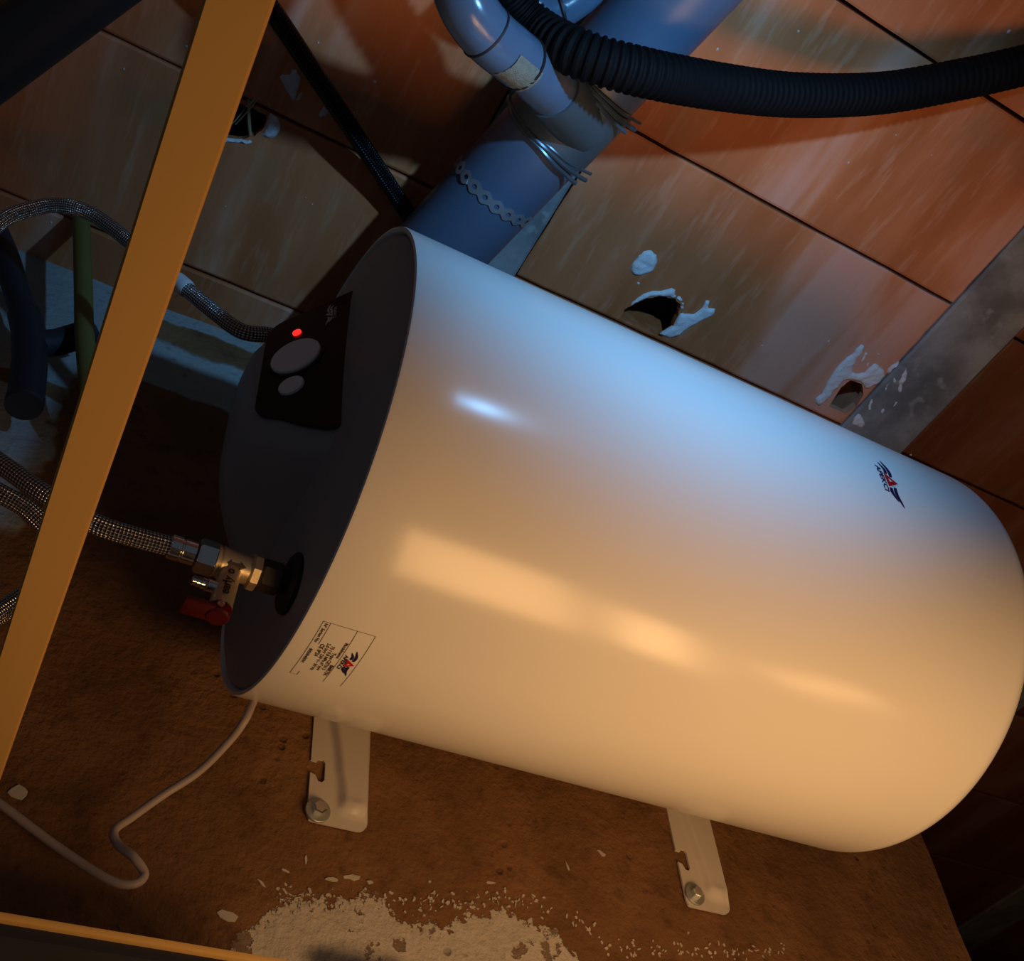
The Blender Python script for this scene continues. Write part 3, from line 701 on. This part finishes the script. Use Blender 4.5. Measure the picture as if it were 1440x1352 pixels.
# black corrugated conduit in front of the drain pipe
pts = [onz(690, -60, 1.11), onz(712, -6, 1.11), onz(752, 42, 1.10), onz(815, 76, 1.06), onz(900, 101, 1.055), onz(1010, 122, 1.09), onz(1120, 134, 1.145), onz(1240, 131, 1.20), onz(1350, 112, 1.225), onz(1440, 92, 1.24), onz(1560, 60, 1.24), Vector((1.15, -.12, 1.245)), Vector((1.55, -.40, 1.245)), Vector((2.1, -.75, 1.24)), Vector((2.89, -1.1, 1.235))]
path = resample(catmull([Vector(p) for p in pts], 20), .0022)
bm = bmesh.new(); tube(bm, path, lambda i, s: .0222 + (.0018 if (i % 4) < 2 else -.0004), 28)
tag(finish('corrugated_hose', bm, 'corrugated_black', None, angle=25), 'thick black corrugated hose sagging across in front of the grey drain pipe', 'hose')
# slim black braided line under the ceiling
pts = [onz(330, -60, 1.20) + (onz(330, -60, 1.20) - onz(440, 100, 1.22)) * .8, onz(330, -60, 1.20), onz(388, 22, 1.21), onz(440, 100, 1.22), onz(500, 190, 1.24), onz(552, 268, 1.262), onz(600, 340, 1.270), onz(640, 400, 1.271)]
bm = bmesh.new(); tube(bm, resample(catmull([Vector(p) for p in pts], 12), .003), .0108, 24)
tag(finish('black_hose', bm, 'black_braid', None), 'slim black braided hose running under the ceiling beside the white foam marks', 'hose')

# ------------------------------------------------------------------ drain pipes
PZ = 1.19
a, b = onz(989, -48, PZ), onz(669, 297, PZ); PD = (b - a).normalized()
P1 = a - PD * ((a.y + 1.2) / PD.y); P2 = a + PD * ((YW - a.y + .005) / PD.y)
PR = .0545
drain = thing('drain_pipe', 'thick grey-blue drain pipe running under the clay ceiling with a clamped saddle', 'pipe', tuple((P1 + P2) / 2))
bm = bmesh.new(); n = 60; tube(bm, [P1.lerp(P2, k / n) for k in range(n + 1)], PR, 64); finish('pipe', bm, 'pipe_grey', drain)
# frame round the pipe: angle 0 looks at the camera
mid = (a + b) / 2; look = (-mid).normalized(); look = (look - PD * look.dot(PD)).normalized(); sidev = PD.cross(look)
def onpipe(al, th, r=PR): return a + PD * al + (look * math.cos(th) + sidev * math.sin(th)) * r
def al_of(u, v):       # axial position of the pipe surface seen at a pixel
    d = ray(u, v); dd = d - PD * d.dot(PD); aa = a - PD * a.dot(PD)
    A = dd.dot(dd); B = -2 * dd.dot(aa); Cc = aa.dot(aa) - PR * PR; D = B * B - 4 * A * Cc
    t = (-B - math.sqrt(max(0, D))) / (2 * A); p = d * t; q = p - a; al = q.dot(PD); q -= PD * al
    return al, math.atan2(q.dot(sidev), q.dot(look))
al1, th1 = al_of(745, 185); al1b, th1b = al_of(800, 235); al2, th2 = al_of(845, 140)
# saddle shell between two folded edges
def skew(al, th): return al
bm = bmesh.new(); n = 36
T0, T1 = -1.75, 1.75
rows = []
for k in range(n + 1):
    th = T0 + (T1 - T0) * k / n
    rows.append([bm.verts.new(onpipe(al, th, PR + h)) for al, h in ((al1, .0005), (al1, .004), ((al1 * 2 + al2) / 3, .0042), ((al1 + 2 * al2) / 3, .0042), (al2, .004), (al2, .0005))])
for p, q in zip(rows, rows[1:]):
    for i in range(5): bm.faces.new((p[i], p[i + 1], q[i + 1], q[i]))
saddle = finish('saddle', bm, 'saddle_grey', drain)
for base_al, sg in ((al1, 1), (al2, 1)):
    for off, r, t0, t1, up in ((.001, .0028, -1.35, 1.45, .004), (.008, .0026, -1.1, 1.25, .005), (-.006, .0020, -1.5, 1.32, .003)):
        P = []
        for k in range(26):
            th = t0 + (t1 - t0) * k / 25; q = k / 25
            P.append(onpipe(base_al + off * (1 - q * .9) + .0012 * math.sin(9 * q + off * 900), th, PR + up + .0012 * math.sin(14 * q + off * 500) + (.010 * max(0, .12 - q) / .12)))
        bm = bmesh.new(); tube(bm, P, r, 8); finish('clamp_edge', bm, 'clamp_steel', saddle)
# perforated steel strap
als, ths = al_of(690, 285)
bm = bmesh.new(); pit = .0172; nh = 9; R0 = PR + .0016
for k in range(nh):
    s0 = -nh / 2 * pit + k * pit; N = 28; M_ = 14
    outer = []
    for i in range(13):
        s = i / 12; outer.append((s0 + s * pit, .0042 + .0040 * math.sin(PI * s) ** 1.4))
    outer += [(s, -t) for s, t in reversed(outer)]
    vo = [bm.verts.new((*p, 0)) for p in outer]; n_ = len(vo); eo = []
    eo = [bm.edges.new((vo[i], vo[(i + 1) % n_])) for i in range(n_)]
    vi = [bm.verts.new((s0 + pit / 2 + .0033 * math.cos(2 * PI * i / M_), .0033 * math.sin(2 * PI * i / M_), 0)) for i in range(M_)]
    ei = [bm.edges.new((vi[i], vi[(i + 1) % M_])) for i in range(M_)]
    bmesh.ops.triangle_fill(bm, edges=eo + ei, use_beauty=True)
bmesh.ops.remove_doubles(bm, verts=bm.verts, dist=1e-6)
slope = .18
for v in bm.verts:
    s, t = v.co.x, v.co.y; v.co = onpipe(als + t + slope * s * .3, s / R0 + .05, R0)
bmesh.ops.solidify(bm, geom=bm.faces[:], thickness=.0012)
tag(finish('perforated_strap', bm, 'zinc', None, smooth=False), 'perforated metal strap wrapped round the grey drain pipe above the heater', 'strap')
# branch with elbows rising from the saddle
br = drain
ps = [(778, 128, 1.105), (757, 108, 1.08), (738, 92, 1.06), (715, 73, 1.045), (693, 55, 1.035), (672, 32, 1.03), (655, 4, 1.03), (646, -28, 1.04), (645, -80, 1.07), (650, -130, 1.13), (655, -160, 1.22), (655, -165, 1.30)]
path = catmull([onz(*p) for p in ps], 10)
bm = bmesh.new(); tube(bm, path, lambda i, s: .0275 if i < 3 else (.0272 - .0030 * min(1, max(0, (i - 10) / 12)) + (.0024 if i >= 23 else 0)), 40)
elbow = finish('elbow_pipe', bm, 'fitting_grey', br, angle=35)
def band(i0, i1, r, name, mat, par):
    bm = bmesh.new(); tube(bm, path[i0:i1], lambda i, s: r, 40); finish(name, bm, mat, par)
band(22, 24, .0280, 'sealing_ring', 'rubber_black', elbow); band(44, 46, .0276, 'sealing_ring', 'rubber_black', elbow)
# mastic smear on the collar
bm = bmesh.new(); k0 = 27
vdirm = (-path[k0]).normalized(); tg = (path[k0 + 3] - path[k0 - 3]).normalized(); vdirm = (vdirm - tg * vdirm.dot(tg)).normalized(); sd = tg.cross(vdirm)
if sd.dot(d_) < 0: sd = -sd
gr = {}
for i in range(15):
    for j in range(13):
        al = (i - 7) / 7 * .020; th = .45 + (j - 6) / 6 * .65; rr_ = math.hypot((i - 7) / 7, (j - 6) / 6)
        h = .0268 + .0022 * max(0, 1 - rr_ ** 2) + .0014 * noise.noise(Vector((i * .9, j * .9, 2)))
        gr[i, j] = bm.verts.new(path[k0] + tg * al + (vdirm * math.cos(th) + sd * math.sin(th)) * h)
for i in range(14):
    for j in range(12): bm.faces.new((gr[i, j], gr[i + 1, j], gr[i + 1, j + 1], gr[i, j + 1]))
finish('mastic_smear', bm, 'mastic', elbow)
# socket neck between branch and saddle
bm = bmesh.new(); c0 = path[0]; c1 = onpipe((al1 + al2) / 2 - .0, -.75, PR * .6)
tube(bm, [c0 + (c0 - c1).normalized() * .004, c0.lerp(c1, .5), c1], .0305, 40); finish('socket', bm, 'saddle_grey', br, angle=35)
# second elbow further back
b2 = thing('drain_elbow', 'glossy grey drain elbow half hidden above the black corrugated hose', 'pipe fitting', (.35, .2, 1.1))
ps = [(725, -20, 1.165), (752, 8, 1.165), (780, 12, 1.165), (806, -2, 1.17), (830, -24, 1.175), (850, -60, 1.18), (868, -100, 1.21), (875, -120, 1.29)]
path2 = catmull([onz(*p) for p in ps], 8)
bm = bmesh.new(); tube(bm, path2, lambda i, s: .0195 if i < 18 else .0215, 36); e2 = finish('elbow_pipe', bm, 'fitting_grey', b2, angle=35)
bm = bmesh.new(); tube(bm, path2[17:19], .0226, 36); finish('sealing_ring', bm, 'rubber_black', e2)
# pipe in the far corner of the ceiling
q0, q1 = onz(-10, 88, 1.19), onz(112, -5, 1.19); qd = (q1 - q0).normalized()
p2 = thing('drain_pipe', 'dark blue-grey pipe under the ceiling on the far side of the orange board', 'pipe', tuple(q0))
bm = bmesh.new(); tube(bm, [q0 - qd * .45, q0, q1, q1 + qd * .7], .036, 40); finish('pipe', bm, 'pipe_dark', p2)
# dark tee and olive pipe in front of the white plaster at the left
tp = thing('drain_tee', 'dark plastic drain tee hanging in front of the pale plaster', 'pipe fitting', tuple(ony(40, 480, .80)))
Y1 = .795
bm = bmesh.new(); main = catmull([ony(-40, 255, Y1), ony(2, 345, Y1), ony(22, 405, Y1), ony(38, 455, Y1), ony(42, 500, Y1), ony(38, 545, Y1), ony(33, 572, Y1)], 8)
tube(bm, main, lambda i, s: .0150 if i < 22 else .0185, 32); finish('tee_pipe', bm, 'pipe_dark', tp, angle=35)
bm = bmesh.new(); tube(bm, [ony(45, 485, Y1), ony(80, 482, Y1), ony(112, 472, Y1), ony(126, 468, Y1)], lambda i, s: .0155 if i < 3 else .0155, 32); finish('side_branch', bm, 'pipe_dark', tp, angle=35)
finish('end_plug', cyl(ony(36, 560, Y1), main[-1] - main[-4], [(0, .0192), (.010, .0192), (.012, .0150)], 32), 'pipe_dark', tp, angle=35)
bm = bmesh.new(); tube(bm, catmull([*[ony(u, v, .765) for u, v in ((108, 235), (114, 310), (117, 400), (119, 470), (126, 545))], ony(134, 600, .79), ony(132, 615, .846)], 8), .0105, 28)
tag(finish('olive_pipe', bm, 'pipe_olive', None), 'thin olive-green pipe standing beside the dark drain tee', 'pipe')

# ------------------------------------------------------------------ wooden frame
ZB = .45
c = [onz(285, 0, ZB), onz(388, 0, ZB), onz(5, 900, ZB), onz(70, 900, ZB)]
c = [Vector(v) for v in c]
def ext(p, q, y): return p + (q - p) * ((y - p.y) / (q.y - p.y))
lo0, lo1 = ext(c[0], c[2], YW - .004), ext(c[1], c[3], YW - .004); hi0, hi1 = ext(c[0], c[2], -.25), ext(c[1], c[3], -.25)
bm = bmesh.new()
vb = [bm.verts.new((p.x, p.y, ZB + dz)) for dz in (0, .012) for p in (lo0, lo1, hi1, hi0)]
for q in ((0, 1, 2, 3), (7, 6, 5, 4), (0, 4, 5, 1), (1, 5, 6, 2), (2, 6, 7, 3), (3, 7, 4, 0)): bm.faces.new([vb[i] for i in q])
bmesh.ops.bevel(bm, geom=bm.edges[:], offset=.0012, segments=2, affect='EDGES')
tag(finish('wooden_batten', bm, 'board_wood', None, angle=30), 'long flat orange wooden batten reaching out from the wall over the hoses', 'board')
ledge = thing('wall_ledge', 'dark panel with pale wooden front edge below the power cable', 'ledge', (-.2, .80, .36))
yf, zf = .745, .377
bm = bmesh.new(); box(bm, (-1.0, yf + .004, zf - .012), (.29, YW - .003, zf - .002)); finish('panel', bm, 'ledge_dark', ledge, smooth=False)
bm = bmesh.new(); box(bm, (-1.0, yf - .002, zf - .004), (.29, yf + .006, zf + .001), .001); finish('front_edge', bm, 'board_wood', ledge)
